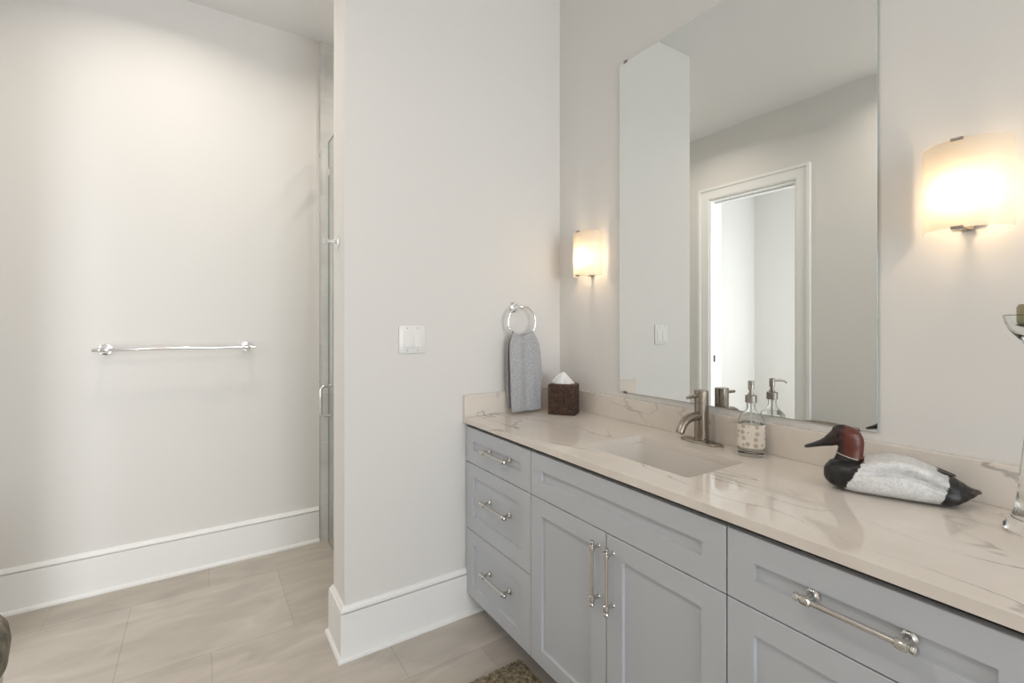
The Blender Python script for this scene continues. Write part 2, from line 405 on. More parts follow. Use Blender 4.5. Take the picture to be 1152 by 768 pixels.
sn = thing('sink', 'white rectangular undermount sink basin in front of the faucet', 'sink', (1.248, 1.023, .74))
q = MB(); zt = .8667; o_ = .003
prof = [(-.022, 0), (-.022, -.010), (o_ + .004, -.012), (.012, -.10), (.03, -.135), (.055, -.145)]
outer = [rrect(SX0 + d, SX1 - d, SY0 + d, SY1 - d, max(.024, .03 - d * .2), zt + h, 6) for d, h in [(-.022, 0), (-.001, 0), (.000, -.012), (.004, -.10), (.014, -.128), (.034, -.138), (.09, -.1415), (.125, -.143)]]
under = [rrect(SX0 + d, SX1 - d, SY0 + d, SY1 - d, .024, zt + h, 6) for d, h in [(.125, -.158), (.03, -.152), (-.006, -.13), (-.008, -.012), (-.022, -.012)]]
q.loft(outer + under + [outer[0]], True, False, False)
bmesh.ops.remove_doubles(q.bm, verts=q.bm.verts, dist=1e-6)
q.build('basin', M_ceramic, sn, angle=50)
q = MB(); q.lathe([(.0, 0), (.023, 0), (.023, .003), (.018, .004), (.016, .002), (.010, .002), (.008, .005), (.0, .0055)], (1.248, 1.023, zt - .1435), n=32); q.build('drain', M_brushed, sn)

# ------------------------------------------------------------------ faucet
FX, FY = 1.485, 1.036
fa = thing('faucet', 'brushed nickel single-lever faucet behind the sink', 'faucet', (FX, FY, ZC))
q = MB(); n = 48; rings = []
for r, h in ((.0, 0), (1, 0), (1, .004), (.93, .0075), (0, .0082)):
    ring = []
    for k in range(n):
        t = 2 * pi * k / n; ly, lx = .083, .027
        yy = abs(cos(t)) ** .7 * (1 if cos(t) > 0 else -1) * ly; xx = abs(sin(t)) ** .9 * (1 if sin(t) > 0 else -1) * lx
        ring.append((FX + xx * max(r, .002), FY + yy * max(r, .002), ZC + .0003 + h))
    rings.append(ring)
q.loft(rings); q.build('deck_plate', M_brushed, fa)
q = MB(); q.lathe([(.0265, .007), (.0265, .012), (.0240, .014), (.0240, .143), (.0232, .1435), (.0232, .146)], (FX, FY, ZC), n=40); q.build('faucet_body', M_brushed, fa)
q = MB(); q.lathe([(.0242, .1465), (.0242, .184), (.0225, .186), (.0, .1865)], (FX, FY, ZC), n=40); q.build('handle_cap', M_brushed, fa)
q = MB(); q.tube([(FX - .020, FY, ZC + .168), (FX - .040, FY, ZC + .1675), (FX - .078, FY, ZC + .166)], [.0062, .0058, .0052], 14); q.ball((FX - .078, FY, ZC + .166), .0056); q.build('lever', M_brushed, fa)
q = MB()
sp = [(-.018, .096), (-.045, .0965), (-.068, .0945), (-.085, .089), (-.099, .0795), (-.110, .067), (-.1185, .052)]
q.tube([(FX + a, FY, ZC + b) for a, b in sp], [.0155, .0155, .0153, .015, .0145, .014, .0138], 20)
q.lathe([(.0142, 0), (.0142, .008), (.011, .009), (.010, .004)], (FX - .1162, FY, ZC + .0563), (-.49, 0, -.87), 20)
q.build('spout', M_brushed, fa)
q = MB(); q.cyl((FX + .034, FY - .004, ZC + .006), (FX + .034, FY - .004, ZC + .064), .0027, n=10); q.ball((FX + .034, FY - .004, ZC + .069), .0065, (1, 1, 1.2), 14)
q.cyl((FX + .023, FY - .004, ZC + .030), (FX + .036, FY - .004, ZC + .030), .0025, n=8)
q.build('lift_rod', M_brushed, fa)

# ------------------------------------------------------------------ soap dispenser
DX, DY = 1.482, .853
sd = thing('soap_dispenser', 'glass soap dispenser with a dotted cream band and metal pump, between faucet and duck', 'soap dispenser', (DX, DY, ZC))
q = MB()
outp = [(.0, 0), (.036, 0), (.0395, .003), (.0395, .106), (.038, .116), (.032, .125), (.022, .134), (.0155, .143), (.0135, .152), (.0135, .170)]
inp = [(.0108, .170), (.0108, .152), (.0128, .144), (.019, .1355), (.029, .1255), (.0350, .115), (.0365, .106), (.0365, .020), (.034, .017), (.0, .016)]
q.lathe(outp + inp, (DX, DY, ZC + .0003), n=48); q.build('bottle', M_glass, sd)
M_lot = mat('cream_lotion', (.80, .72, .62), .4); noise_bump(M_lot, 30, .02, .0005)
q = MB(); q.lathe([(.0, .0165), (.0335, .0175), (.0360, .021), (.0360, .096), (.0, .0965)], (DX, DY, ZC + .0003), n=40); q.build('lotion', M_lot, sd)
M_band = mat('dotted_band', (.84, .78, .69), .45)
ns, ln, b = nt(M_band)
tc = N(M_band, 'ShaderNodeTexCoord'); vo = N(M_band, 'ShaderNodeTexVoronoi', Scale=55); vo.inputs['Randomness'].default_value = .35
ln.new(tc.outputs['Object'], vo.inputs['Vector'])
rp = N(M_band, 'ShaderNodeValToRGB'); rp.color_ramp.elements[0].position = .36; rp.color_ramp.elements[1].position = .42
rp.color_ramp.elements[0].color = (.56, .47, .37, 1); rp.color_ramp.elements[1].color = (.86, .80, .71, 1)
ln.new(vo.outputs['Distance'], rp.inputs[0]); ln.new(rp.outputs[0], b.inputs['Base Color'])
q = MB(); q.lathe([(.0399, .028), (.0404, .0285), (.0404, .100), (.0399, .1005)], (DX, DY, ZC), n=48, cap0=False, cap1=False); q.build('dotted_band', M_band, sd)
q = MB(); q.lathe([(.0, .168), (.0172, .168), (.0172, .190), (.0155, .192), (.009, .193), (.009, .198), (.006, .199), (.006, .208), (.0088, .209), (.0088, .236), (.0075, .238), (0, .2385)], (DX, DY, ZC), n=32)
nd = Vector((-.87, -.50, 0))
q.tube([Vector((DX, DY, ZC + .2305)), Vector((DX, DY, ZC + .2305)) + nd * .032, Vector((DX, DY, ZC + .228)) + nd * .044, Vector((DX, DY, ZC + .222)) + nd * .050], [.0042, .0036, .0033, .0030], 12)
q.build('pump_head', M_bronze, sd)
q = MB(); q.cyl((DX, DY, ZC + .022), (DX, DY, ZC + .170), .003, n=10); q.build('dip_tube', mat('clear_plastic', (.85, .85, .82), .25), sd)

# ------------------------------------------------------------------ tissue box cover
M_rat = mat('dark_rattan', (.06, .028, .014), .42); mottled(M_rat, (.016, .008, .005), (.115, .052, .027), 95, 3, .35, .72)
tb = thing('tissue_box', 'dark brown woven rattan tissue box in the counter corner', 'tissue box', (1.435, 1.73, ZC))
tc0 = Vector((1.424, 1.6465)); e1 = Vector((-.60, .80)); e2 = Vector((.80, .60)); wA, wB, hT = .130, .106, .137
def sq_loop(inset, z, disp=None, per=44, r=.012):
    pts = []
    x0, x1, y0, y1 = inset, wA - inset, inset, wB - inset
    base = rrect(x0, x1, y0, y1, max(r - inset * .3, .003), 0, 6)
    B2 = [Vector((p[0], p[1])) for p in base] ; B2.append(B2[0])
    Ls = [0]
    for i in range(len(B2) - 1): Ls.append(Ls[-1] + (B2[i+1] - B2[i]).length)
    tot = Ls[-1]; nn = 176; i = 0
    for k in range(nn):
        s = tot * k / nn
        while Ls[i+1] < s: i += 1
        f = (s - Ls[i]) / max(Ls[i+1] - Ls[i], 1e-9); p = B2[i].lerp(B2[i+1], f)
        t = (B2[i+1] - B2[i]).normalized(); nrm = Vector((t.y, -t.x))
        if disp: p = p + nrm * disp(k, nn)
        g = tc0 + e1 * p.x + e2 * p.y
        pts.append((g.x, g.y, z))
    return pts
q = MB(); rings = []; rows = 19; sub = 4
for iz in range(rows * sub + 1):
    z = hT * iz / (rows * sub); row = iz // sub; ph = (iz % sub) / sub
    rib = abs(sin(pi * ph)) * .0016
    def dsp(k, nn, row=row, rib=rib): return rib + (.0011 if (k // 4 + row) % 2 else -.0009)
    rings.append(sq_loop(.002, ZC + .0005 + z, dsp))
rings.append(sq_loop(.006, ZC + hT + .004)); rings.append(sq_loop(.030, ZC + hT + .004)); rings.append(sq_loop(.032, ZC + hT - .01))
q.loft(rings, True, True, True); q.build('woven_cover', M_rat, tb, angle=60)
M_tis = mat('tissue_paper', (.86, .85, .83), .8, 0); noise_bump(M_tis, 90, .15, .002)
cx2 = tc0 + e1 * wA / 2 + e2 * wB / 2
q = MB(); rings = []
for i in range(15):
    f = i / 14; hh = f * .060; rr = .040 * (1 - f) ** .75 + .0035
    ring = []
    for k in range(48):
        t = 2 * pi * k / 48
        fold = 1 + .20 * sin(5 * t + 3 * f) + .12 * sin(9 * t + 1 + 5 * f)
        ax, ay = rr * 1.12 * fold, rr * .55 * fold
        p = cx2 + e1 * (cos(t) * ax + .006 * sin(f * 3)) + e2 * (sin(t) * ay)
        ring.append((p.x, p.y, ZC + hT - .004 + hh + .005 * sin(3 * t + 1) * f * (1 - f) * 3))
    rings.append(ring)
q.loft(rings); q.build('tissue', M_tis, tb, angle=70)

# ------------------------------------------------------------------ towel ring and towel
RX, RYp, RZ, RR = 1.276, R - .058, 1.3195, .078
tr = thing('towel_ring', 'chrome towel ring on the wing wall above the tissue box', 'towel ring', (1.262, R, 1.39))
q = MB(); q.lathe([(.026, 0), (.026, .005), (.022, .010), (.012, .014)], (1.264, R, RZ + RR - .006), (0, -1, 0), 32); q.build('rosette', M_chrome, tr)
q = MB(); q.cyl((1.264, R - .012, RZ + RR - .006), (1.268, RYp - .006, RZ + RR - .006), .0105, n=20); q.ball((1.268, RYp - .006, RZ + RR - .006), .0125); q.build('post', M_chrome, tr)
q = MB(); q.tube([(RX + RR * sin(2*pi*k/64), RYp, RZ + RR * cos(2*pi*k/64)) for k in range(64)], .0048, 12, True); q.build('ring', M_chrome, tr)

M_tow = mat('grey_terry', (.36, .365, .375), .95); mottled(M_tow, (.33, .335, .35), (.52, .525, .54), 220, 3, .35, .65)
ns, ln, b = nt(M_tow); b.inputs['Sheen Weight'].default_value = .3
bp = N(M_tow, 'ShaderNodeBump', Strength=.7, Distance=.003); ln.new([x for x in ns if x.type == 'TEX_NOISE'][0].outputs['Fac'], bp.inputs['Height']); ln.new(bp.outputs[0], b.inputs['Normal'])
def towel():
    q = MB(); zb = ZC + .008; zt = RZ - RR + .0025; nu = 33
    path = []                      # (y offset from the ring plane, z fraction of drop, side)
    front_ = [(-.024 - .004 * sin(f * pi), f) for f in [i / 34 for i in range(35)]]
    def sect(t):                   # across the width, t in -1..1 : top height, half width scale
        return t
    def pt(i, f_side, t, lay):
        pass
    grid = []
    nv = 34
    prm = []
    for i in range(nv + 1): prm.append(('f', 1 - i / nv))
    for i in range(1, 8): prm.append(('o', i / 8))
    for i in range(nv + 1): prm.append(('b', i / nv))
    for kind, f in prm:
        row = []
        for j in range(nu):
            t = -1 + 2 * j / (nu - 1)
            top = zt + RR - math.sqrt(RR ** 2 - (.057 * t) ** 2)
            if kind == 'o':
                a = pi * f; y = -.0115 * cos(a) - .0; z = top + .0095 * sin(a); hw = .058; drop = 0
            else:
                drop = f
                top2 = top
                zz = zb + (.004 if kind == 'f' else .012)
                z = top2 + (zz - top2) * drop
                sgn = -1 if kind == 'f' else 1
                base = .0115 + (.020 if kind == 'f' else .009) * min(1, drop * 2.2) ** .8
                y = sgn * base
                hw = .058 + .020 * min(1, drop * 7) ** .7 + .014 * min(1, drop * 1.3) - (.004 if kind == 'b' else 0) * min(1, drop * 6)
            wv = (.0045 * sin(5.2 * t + 1.0 + drop * 1.4) + .003 * sin(9 * t + 2)) * (1 - .45 * drop) * min(1, drop * 6)
            y += wv + .0016 * noise.noise((t * 3, drop * 6, 1.5 if kind == 'f' else 8))
            ed = max(0, abs(t) - .86) / .14
            if kind != 'o': y += (.006 if kind == 'f' else -.003) * ed ** 2
            xo = .004 * sin(drop * 5) * t
            row.append(q.bm.verts.new((RX + .002 + hw * t + xo + (.004 if kind == 'b' else 0) + .008 * drop, min(RYp + y, R - .027), z)))
        grid.append(row)
    for i in range(len(grid) - 1):
        for j in range(nu - 1):
            q.bm.faces.new((grid[i][j], grid[i][j+1], grid[i+1][j+1], grid[i+1][j]))
    o = q.build('hand_towel', M_tow, None, angle=180)
    sm = o.modifiers.new('thick', 'SOLIDIFY'); sm.thickness = .0085; sm.offset = 0
    ss = o.modifiers.new('smooth', 'SUBSURF'); ss.levels = 1; ss.render_levels = 1
    tx = bpy.data.textures.new('terry', 'CLOUDS'); tx.noise_scale = .004
    d = o.modifiers.new('pile', 'DISPLACE'); d.texture = tx; d.strength = .0022; d.mid_level = .5
    return o
tag(towel(), 'grey terry hand towel folded through the chrome ring, hanging to the counter', 'towel')

# ------------------------------------------------------------------ duck decoy
D0 = Vector((1.4185, .470)); dh = Vector((-.4047, .9145)); dn = Vector((.9145, .4047))
M_duck = mat('painted_decoy', (.7, .7, .7), .38)
def duck_material():
    m = M_duck; ns, ln, b = nt(m)
    at = N(m, 'ShaderNodeVertexColor'); at.layer_name = 'paint'
    tc = N(m, 'ShaderNodeTexCoord')
    wv = N(m, 'ShaderNodeTexNoise', Scale=130, Detail=5); wv.inputs['Distortion'].default_value = 1.0
    ln.new(tc.outputs['Object'], wv.inputs['Vector'])
    cr = N(m, 'ShaderNodeValToRGB'); cr.color_ramp.elements[0].position = .36; cr.color_ramp.elements[1].position = .6
    cr.color_ramp.elements[0].color = (.80, .82, .84, 1); cr.color_ramp.elements[1].color = (1, 1, 1, 1); ln.new(wv.outputs['Fac'], cr.inputs[0])
    mx = N(m, 'ShaderNodeMix', data_type='RGBA', blend_type='MULTIPLY'); mx.inputs[0].default_value = 1
    ln.new(at.outputs['Color'], mx.inputs[6]); ln.new(cr.outputs[0], mx.inputs[7]); ln.new(mx.outputs[2], b.inputs['Base Color'])
    bp = N(m, 'ShaderNodeBump', Strength=.15, Distance=.002); ln.new(wv.outputs['Fac'], bp.inputs['Height']); ln.new(bp.outputs[0], b.inputs['Normal'])
duck_material()
dk = thing('duck_decoy', 'painted wooden duck decoy with red-brown head, white body and black breast', 'duck decoy', (D0.x, D0.y, ZC))
def dp(a, b, z): return Vector((D0.x + dh.x * a + dn.x * b, D0.y + dh.y * a + dn.y * b, ZC + .0005 + z))
def interp(tab, x):
    for i in range(len(tab) - 1):
        if tab[i][0] <= x <= tab[i+1][0]:
            f = (x - tab[i][0]) / (tab[i+1][0] - tab[i][0]); f = f * f * (3 - 2 * f) * .5 + f * .5
            return [tab[i][k] + (tab[i+1][k] - tab[i][k]) * f for k in range(1, len(tab[0]))]
    return list(tab[0][1:] if x < tab[0][0] else tab[-1][1:])
#        a     zbot  ztop  halfwidth
BODY = [(-.162, .028, .038, .008), (-.152, .022, .044, .022), (-.138, .012, .053, .034), (-.124, .003, .062, .044), (-.106, .000, .072, .053), (-.085, .000, .083, .060), (-.050, .000, .094, .065),
        (-.010, .000, .096, .064), (.030, .000, .088, .062), (.065, .000, .080, .057), (.095, .002, .078, .049), (.115, .008, .068, .038), (.126, .016, .056, .025), (.131, .026, .044, .010)]
def duck_body():
    q = MB(); na, nr = 80, 72; rings = []
    for i in range(na + 1):
        a = -.162 + .293 * (i / na); zb, zt_, hw = interp(BODY, a); ring = []
        zc = zb + (zt_ - zb) * .44
        for k in range(nr):
            t = 2 * pi * k / nr
            up = sin(t) > 0; ex = .92 if up else .62
            y = hw * (abs(cos(t)) ** .85) * (1 if cos(t) > 0 else -1)
            z = zc + ((zt_ - zc) if up else (zc - zb)) * (abs(sin(t)) ** ex) * (1 if up else -1)
            # groove between the folded wing and the flank
            el = math.degrees(math.atan2(sin(t), abs(cos(t))))
            gl = 30 + 230 * (a + .03) * (1 if a < -.03 else -.12)
            env = max(0, 1 - ((a + .02) / .095) ** 2)
            g = .0200 * math.exp(-((el - gl) / 7.5) ** 2) * env
            bulge = .0075 * math.exp(-((el - gl - 24) / 14) ** 2) * env
            y *= 1 - g / max(hw, .02) + bulge / max(hw, .02)
            z += (-g * .6 + bulge * .8)
            ring.append(dp(a, y, z))
        rings.append(ring)
    q.loft(rings)
    # neck and head: stations along a curved path (a, z, fore-aft radius, side radius)
    head = [(.078, .050, .034, .030), (.078, .072, .031, .027), (.075, .088, .028, .0225), (.073, .102, .027, .021), (.074, .117, .029, .022), (.078, .131, .032, .0225), (.083, .144, .031, .0215), (.087, .153, .024, .017), (.089, .159, .013, .010), (.090, .1615, .003, .003)]
    rings = []
    for i in range(len(head) - 1):
        for s in range(5):
            f = s / 5; A, B = head[i], head[i+1]; v = [A[k] + (B[k] - A[k]) * f for k in range(4)]
            rings.append([dp(v[0] + v[2] * cos(2*pi*k/40), v[3] * sin(2*pi*k/40), v[1]) for k in range(40)])
    v = head[-1]; rings.append([dp(v[0] + v[2] * cos(2*pi*k/40), v[3] * sin(2*pi*k/40), v[1]) for k in range(40)])
    q.loft(rings)
    # sloping forehead / bill base
    face = [(.085, .136, .0235, .022), (.100, .1315, .0240, .0195), (.112, .1255, .0215, .016), (.121, .1190, .0165, .0135), (.129, .1140, .0120, .012)]
    rings = [[dp(a, hw * cos(2*pi*k/32), z + hh * sin(2*pi*k/32)) for k in range(32)] for a, z, hh, hw in face]
    q.loft(rings)
    o = q.build('decoy_body', M_duck, dk, angle=180)
    rm = o.modifiers.new('remesh', 'REMESH'); rm.mode = 'VOXEL'; rm.voxel_size = .0014; rm.use_smooth_shade = True
    sm = o.modifiers.new('smooth', 'SMOOTH'); sm.iterations = 5; sm.factor = .5
    dg = bpy.context.evaluated_depsgraph_get(); dg.update()
    me = bpy.data.meshes.new_from_object(o.evaluated_get(dg)); o.modifiers.clear(); o.data = me
    me.materials.clear(); me.materials.append(M_duck)
    ca = me.color_attributes.new('paint', 'FLOAT_COLOR', 'POINT')
    mw = o.matrix_world
    RED, DARK, BLK, WHT, GRY = (.110, .019, .009), (.022, .010, .007), (.010, .009, .009), (.80, .795, .775), (.36, .35, .36)
    def mixc(A, B, f): f = max(0, min(1, f)); return tuple(A[k] + (B[k] - A[k]) * f for k in range(3))
    for i, v in enumerate(me.vertices):
        p = v.co; dx, dy, z = p.x - D0.x, p.y - D0.y, p.z - ZC
        a = dx * dh.x + dy * dh.y; bb = dx * dn.x + dy * dn.y
        nz = noise.noise(p * 160) * .004 + noise.noise(p * 420) * .002
        fr = .086 - .62 * max(0, z - .02) + nz * 1.2 - .0         # front edge of the white
        fr = max(fr, .046 + nz)
        bk = -.098 - .30 * (z - .03) + nz * 1.2
        if z > .045: bk = min(bk, -.104 - .22 * (z - .045) + nz)
        if z > .083 + .25 * (a - .0755) and (z > .102 or ((a - .0755) / .0312) ** 2 + (bb / .027) ** 2 < 1):
            c = mixc(RED, DARK, (a - .083) / .014 + noise.noise(p * 90) * .3)
            c = mixc(c, DARK, (z - .150 - (a - .09) * -.6) / .006 * .8 if a > .084 else 0)
        elif a > fr: c = BLK
        elif a < bk: c = BLK
        else:
            c = WHT
            s = .5 + .5 * noise.noise((a * 40, bb * 40, z * 120))
            c = mixc(c, GRY, .30 * s * s + .35 * max(0, min(1, (-.045 - a) / .06)) * s)
            hw = .06; el = math.degrees(math.atan2(z - .04, abs(bb)))
        ca.data[i].color = (*c, 1)
    for pl in me.polygons: pl.use_smooth = True
    return o
duck_body()
M_bill = mat('bill_paint', (.014, .011, .010), .3); noise_bump(M_bill, 120, .05, .0005)
q = MB()
bill = [(.116, .1215, .0185, .0145), (.127, .1140, .0125, .0128), (.139, .1075, .0088, .0118), (.152, .1020, .0066, .0118), (.163, .0980, .0052, .0118), (.171, .0952, .0040, .009), (.1745, .0940, .0015, .003)]
q.loft([[dp(a, hw * cos(2*pi*k/28), z + hh * sin(2*pi*k/28)) for k in range(28)] for a, z, hh, hw in bill]); q.build('bill', M_bill, dk, angle=60)
M_eye = mat('glass_eye', (.03, .006, .004), .08)
for s in (-1, 1):
    q = MB(); q.ball(dp(.0985, s * .0195, .1335), .0036); q.build('eye', M_eye, dk)
M_line = mat('collar_line', (.62, .57, .48), .5); noise_bump(M_line, 120, .05, .0005)
# pale carved line at the foot of the neck, a short tail and the crossed wing tips
q = MB(); q.tube([dp(.0755 + .0293 * cos(2*pi*k/40), .0250 * sin(2*pi*k/40), .0835 + .0075 * cos(2*pi*k/40)) for k in range(40)], .0011, 8, True); q.build('collar_line', M_line, dk)
M_tail = mat('tail_paint', (.05, .036, .026), .4); noise_bump(M_tail, 120, .05, .0005)
q = MB()
q.loft([[dp(a, hw * cos(2*pi*k/24), z + hh * sin(2*pi*k/24)) for k in range(24)] for a, z, hh, hw in [(-.135, .038, .010, .026), (-.148, .037, .0065, .024), (-.160, .0365, .0045, .019), (-.168, .0365, .003, .011)]])
q.build('tail', M_tail, dk, angle=60)
for s in (-1, 1):
    q = MB()
    q.loft([[dp(a, s * b0 + hw * cos(2*pi*k/16), z + hh * sin(2*pi*k/16)) for k in range(16)] for a, z, hh, hw, b0 in [(-.090, .0765, .004, .012, .014), (-.104, .0725, .0035, .010, .011), (-.117, .0690, .0025, .006, .008), (-.126, .0675, .001, .001, .005)]])
    q.build('wing_tip', M_bill, dk, angle=60)

# ------------------------------------------------------------------ tall glass candlestick at the frame edge
GX, GY = 1.405, .212
gl = thing('glass_candlestick', 'tall clear glass candlestick at the right end of the countertop', 'candlestick', (GX, GY, ZC))
q = MB()
q.lathe([(.0, 0), (.050, 0), (.053, .004), (.052, .010), (.044, .020), (.036, .045), (.031, .09), (.027, .14), (.0215, .20), (.017, .26), (.014, .32), (.0135, .36), (.019, .378), (.032, .392), (.044, .408), (.050, .424), (.0535, .438),
         (.0515, .4395), (.047, .426), (.040, .411), (.028, .397), (.012, .388), (.0, .386)], (GX, GY, ZC + .0005), n=40)
q.build('glass_stem', M_glass, gl)
q = MB(); q.lathe([(.0, .3885), (.016, .389), (.020, .402), (.020, .412), (.034, .4165), (.035, .4185), (.0, .4185)], (GX, GY, ZC), n=32); q.build('candle_cup', mottled(mat('smoky_metal', (.2, .17, .16), .3, .6), (.13, .11, .11), (.24, .2, .19), 60), gl)
q = MB(); q.lathe([(.0, .419), (.030, .419), (.033, .423), (.033, .455), (.030, .461), (.0, .463)], (GX, GY, ZC), n=32); q.build('candle', mottled(mat('olive_wax', (.3, .27, .14), .4), (.27, .24, .12), (.36, .32, .18), 30), gl)

# ------------------------------------------------------------------ mirror
MY0, MY1, MZ0, MZ1 = .5332, 1.488, 1.0142, 2.4528
mi = thing('mirror', 'large frameless rectangular mirror above the backsplash', 'mirror', (W, 1.01, MZ0))
q = MB(); q.box((W - .0075, MY0, MZ0), (W - .0025, MY1, MZ1), .0006, 1)
g = q.build('mirror_glass', [M_medge, M_mirror], mi, smooth=False)
for p in g.data.polygons:
    if p.normal.x < -.9: p.material_index = 1
q = MB(); q.box((W - .0024, MY0 + .012, MZ0 + .012), (W - .0002, MY1 - .012, MZ1 - .012)); q.build('backing', M_black, mi, smooth=False)
for y, z, s in ((MY1 - .035, MZ1, 1), (MY0 + .045, MZ1, 1), (MY1 - .035, MZ0, -1), (MY0 + .052, MZ0, -1)):
    q = MB(); q.box((W - .0105, y - .009, z - .006 * (s + 0)), (W - .0078, y + .009, z + .005 * s), .0008); q.box((W - .0105, y - .009, z + .0006 * s), (W - .0004, y + .009, z + .005 * s), .0008)
    q.build('clip', M_bronze, mi)

# ------------------------------------------------------------------ wall sconces
M_shade = bpy.data.materials.new('opal_glass'); M_shade.use_nodes = True
ns = M_shade.node_tree.nodes; ln = M_shade.node_tree.links; ns.clear()
ou = ns.new('ShaderNodeOutputMaterial'); tr_ = ns.new('ShaderNodeBsdfTranslucent'); df = ns.new('ShaderNodeBsdfPrincipled'); mx = ns.new('ShaderNodeMixShader')
tcx = ns.new('ShaderNodeTexCoord'); nz_ = ns.new('ShaderNodeTexNoise'); nz_.inputs['Scale'].default_value = 6
crp = ns.new('ShaderNodeValToRGB'); crp.color_ramp.elements[0].color = (.66, .60, .51, 1); crp.color_ramp.elements[1].color = (.70, .64, .55, 1)
ln.new(tcx.outputs['Object'], nz_.inputs['Vector']); ln.new(nz_.outputs['Fac'], crp.inputs[0]); ln.new(crp.outputs[0], tr_.inputs['Color'])
df.inputs['Base Color'].default_value = (.9, .86, .79, 1); df.inputs['Roughness'].default_value = .2
mx.inputs[0].default_value = .38; ln.new(tr_.outputs[0], mx.inputs[1]); ln.new(df.outputs[0], mx.inputs[2]); ln.new(mx.outputs[0], ou.inputs[0])
M_bulb = mat('bulb_glow', (1, .9, .75), .4); b = M_bulb.node_tree.nodes['Principled BSDF']; b.inputs['Emission Color'].default_value = (1, .82, .58, 1); b.inputs['Emission Strength'].default_value = 4
SC_P = 1.05
def sconce(y, label):
    zc = 1.3125 + .3245; hh = .1025; hwid = .082; sag = .078; x0 = W - .016
    s = thing('wall_sconce', label, 'wall lamp', (W, y, zc), 'opal glass wall sconces beside the mirror')
    q = MB(); q.box((W - .010, y - .030, zc - .090), (W - .0004, y + .030, zc + .090), .003); q.build('backplate', M_bronze, s)
    Rr = (hwid ** 2 + sag ** 2) / (2 * sag); cx = x0 - sag + Rr; am = math.asin(min(1, hwid / Rr))
    if sag > Rr: am = pi - am
    q = MB(); n = 40; t = .004
    def arc(r, z): return [(cx - r * cos(-am + 2 * am * k / n), y + r * sin(-am + 2 * am * k / n), z) for k in range(n + 1)]
    rings = [arc(Rr, zc - hh), arc(Rr, zc + hh)]
    q.loft(rings, close=False)
    q.build('shade', M_shade, s, angle=60)
    for sg in (-1, 1):
        q = MB(); xf = x0 - sag
        q.box((xf - .0025, y - .011, zc + sg * (hh - .004)), (xf + .008, y + .011, zc + sg * (hh + .003)), .0008)
        q.box((xf + .006, y - .0055, zc + sg * (hh - .0035)), (W - .006, y + .0055, zc + sg * (hh - .0015)), .0005); q.box((W - .012, y - .012, zc + sg * .086), (W - .006, y + .012, zc + sg * (hh - .0015)), .0005)
        q.build('bracket', M_bronze, s)
    q = MB(); q.lathe([(.0, -.022), (.010, -.020), (.013, -.005), (.011, .010), (.007, .018), (.006, .030), (.006, .048)], (W - .046, y, zc - .012), n=20); q.build('bulb', M_bulb, s)
    q = MB(); q.cyl((W - .046, y, zc + .034), (W - .046, y, zc + .058), .010, n=20); q.cyl((W - .046, y, zc + .048), (W - .008, y, zc + .048), .006, n=12); q.build('socket', M_bronze, s)
    l = bpy.data.lights.new('sconce_lamp', 'POINT'); l.energy = SC_P; l.color = (1.0, .74, .47); l.shadow_soft_size = .018
    o = bpy.data.objects.new('sconce_lamp', l); COL.objects.link(o); o.parent = s; o.location = (-.062, 0, -.020)
    return s
sconce(.3505, 'lit opal glass wall sconce right of the mirror, above the duck')
sconce(1.668, 'lit opal glass wall sconce left of the mirror, near the wall corner')

# ------------------------------------------------------------------ switch plate
sw = thing('light_switch', 'white double rocker light switch on the wing wall', 'light switch', (.749, R, 1.245))
q = MB(); q.box((.690, R - .006, 1.187), (.808, R - .0003, 1.305), .0035); q.build('switch_plate', M_plate, sw)
for x in (.726, .772):
    q = MB(); x0, x1, z0, z1 = x - .0165, x + .0165, 1.213, 1.280
    q.loft([[(x0, R - .0055, z0), (x1, R - .0055, z0), (x1, R - .0055, z1), (x0, R - .0055, z1)],
            [(x0 + .0006, R - .0115, z0 + .0006), (x1 - .0006, R - .0115, z0 + .0006), (x1 - .0006, R - .0068, z1 - .0006), (x0 + .0006, R - .0068, z1 - .0006)]])
    q.build('rocker', M_plate, sw, smooth=False)
    for z in (1.199, 1.293):
        q = MB(); q.lathe([(.0032, -.0005), (.0032, .0009), (.0, .0012)], (x, R - .006, z), (0, -1, 0), 12); q.build('screw', mat('screw_metal', (.55, .54, .5), .4), sw)

# ------------------------------------------------------------------ towel bar
bar = thing('towel_bar', 'long chrome towel bar on the bare left wall', 'towel bar', (-.09, L, 1.186))
ZB_ = 1.1855
for x in (-.3905, .209):
    q = MB(); q.lathe([(.030, 0), (.030, .006), (.027, .010), (.012, .013)], (x, L, ZB_), (0, -1, 0), 36); q.build('rosette', M_chrome, bar)
    q = MB(); q.cyl((x, L - .012, ZB_), (x, L - .066, ZB_), .0095, n=20); q.lathe([(.0125, -.018), (.0135, -.014), (.0135, .014), (.0125, .018)], (x, L - .070, ZB_), (1, 0, 0), 24); q.build('post', M_chrome, bar)
q = MB(); q.lathe([(.004, -.345), (.0085, -.342), (.0085, .342), (.004, .345)], (-.0908, L - .070, ZB_), (1, 0, 0), 24); q.build('bar', M_chrome, bar)

# ------------------------------------------------------------------ robe hook on the wall end
hk = thing('robe_hook', 'small chrome robe hook on the narrow end of the wing wall', 'hook', (XP, 2.018, 1.648))
q = MB(); q.lathe([(.030, 0), (.030, .006), (.025, .010), (.012, .013)], (XP, 2.018, 1.648), (-1, 0, 0), 32); q.build('rosette', M_chrome, hk)
q = MB(); q.lathe([(.008, .010), (.007, .040), (.0075, .044), (.014, .047), (.015, .053), (.012, .057), (.0, .058)], (XP, 2.018, 1.648), (-1, 0, 0), 24); q.build('peg', M_chrome, hk)

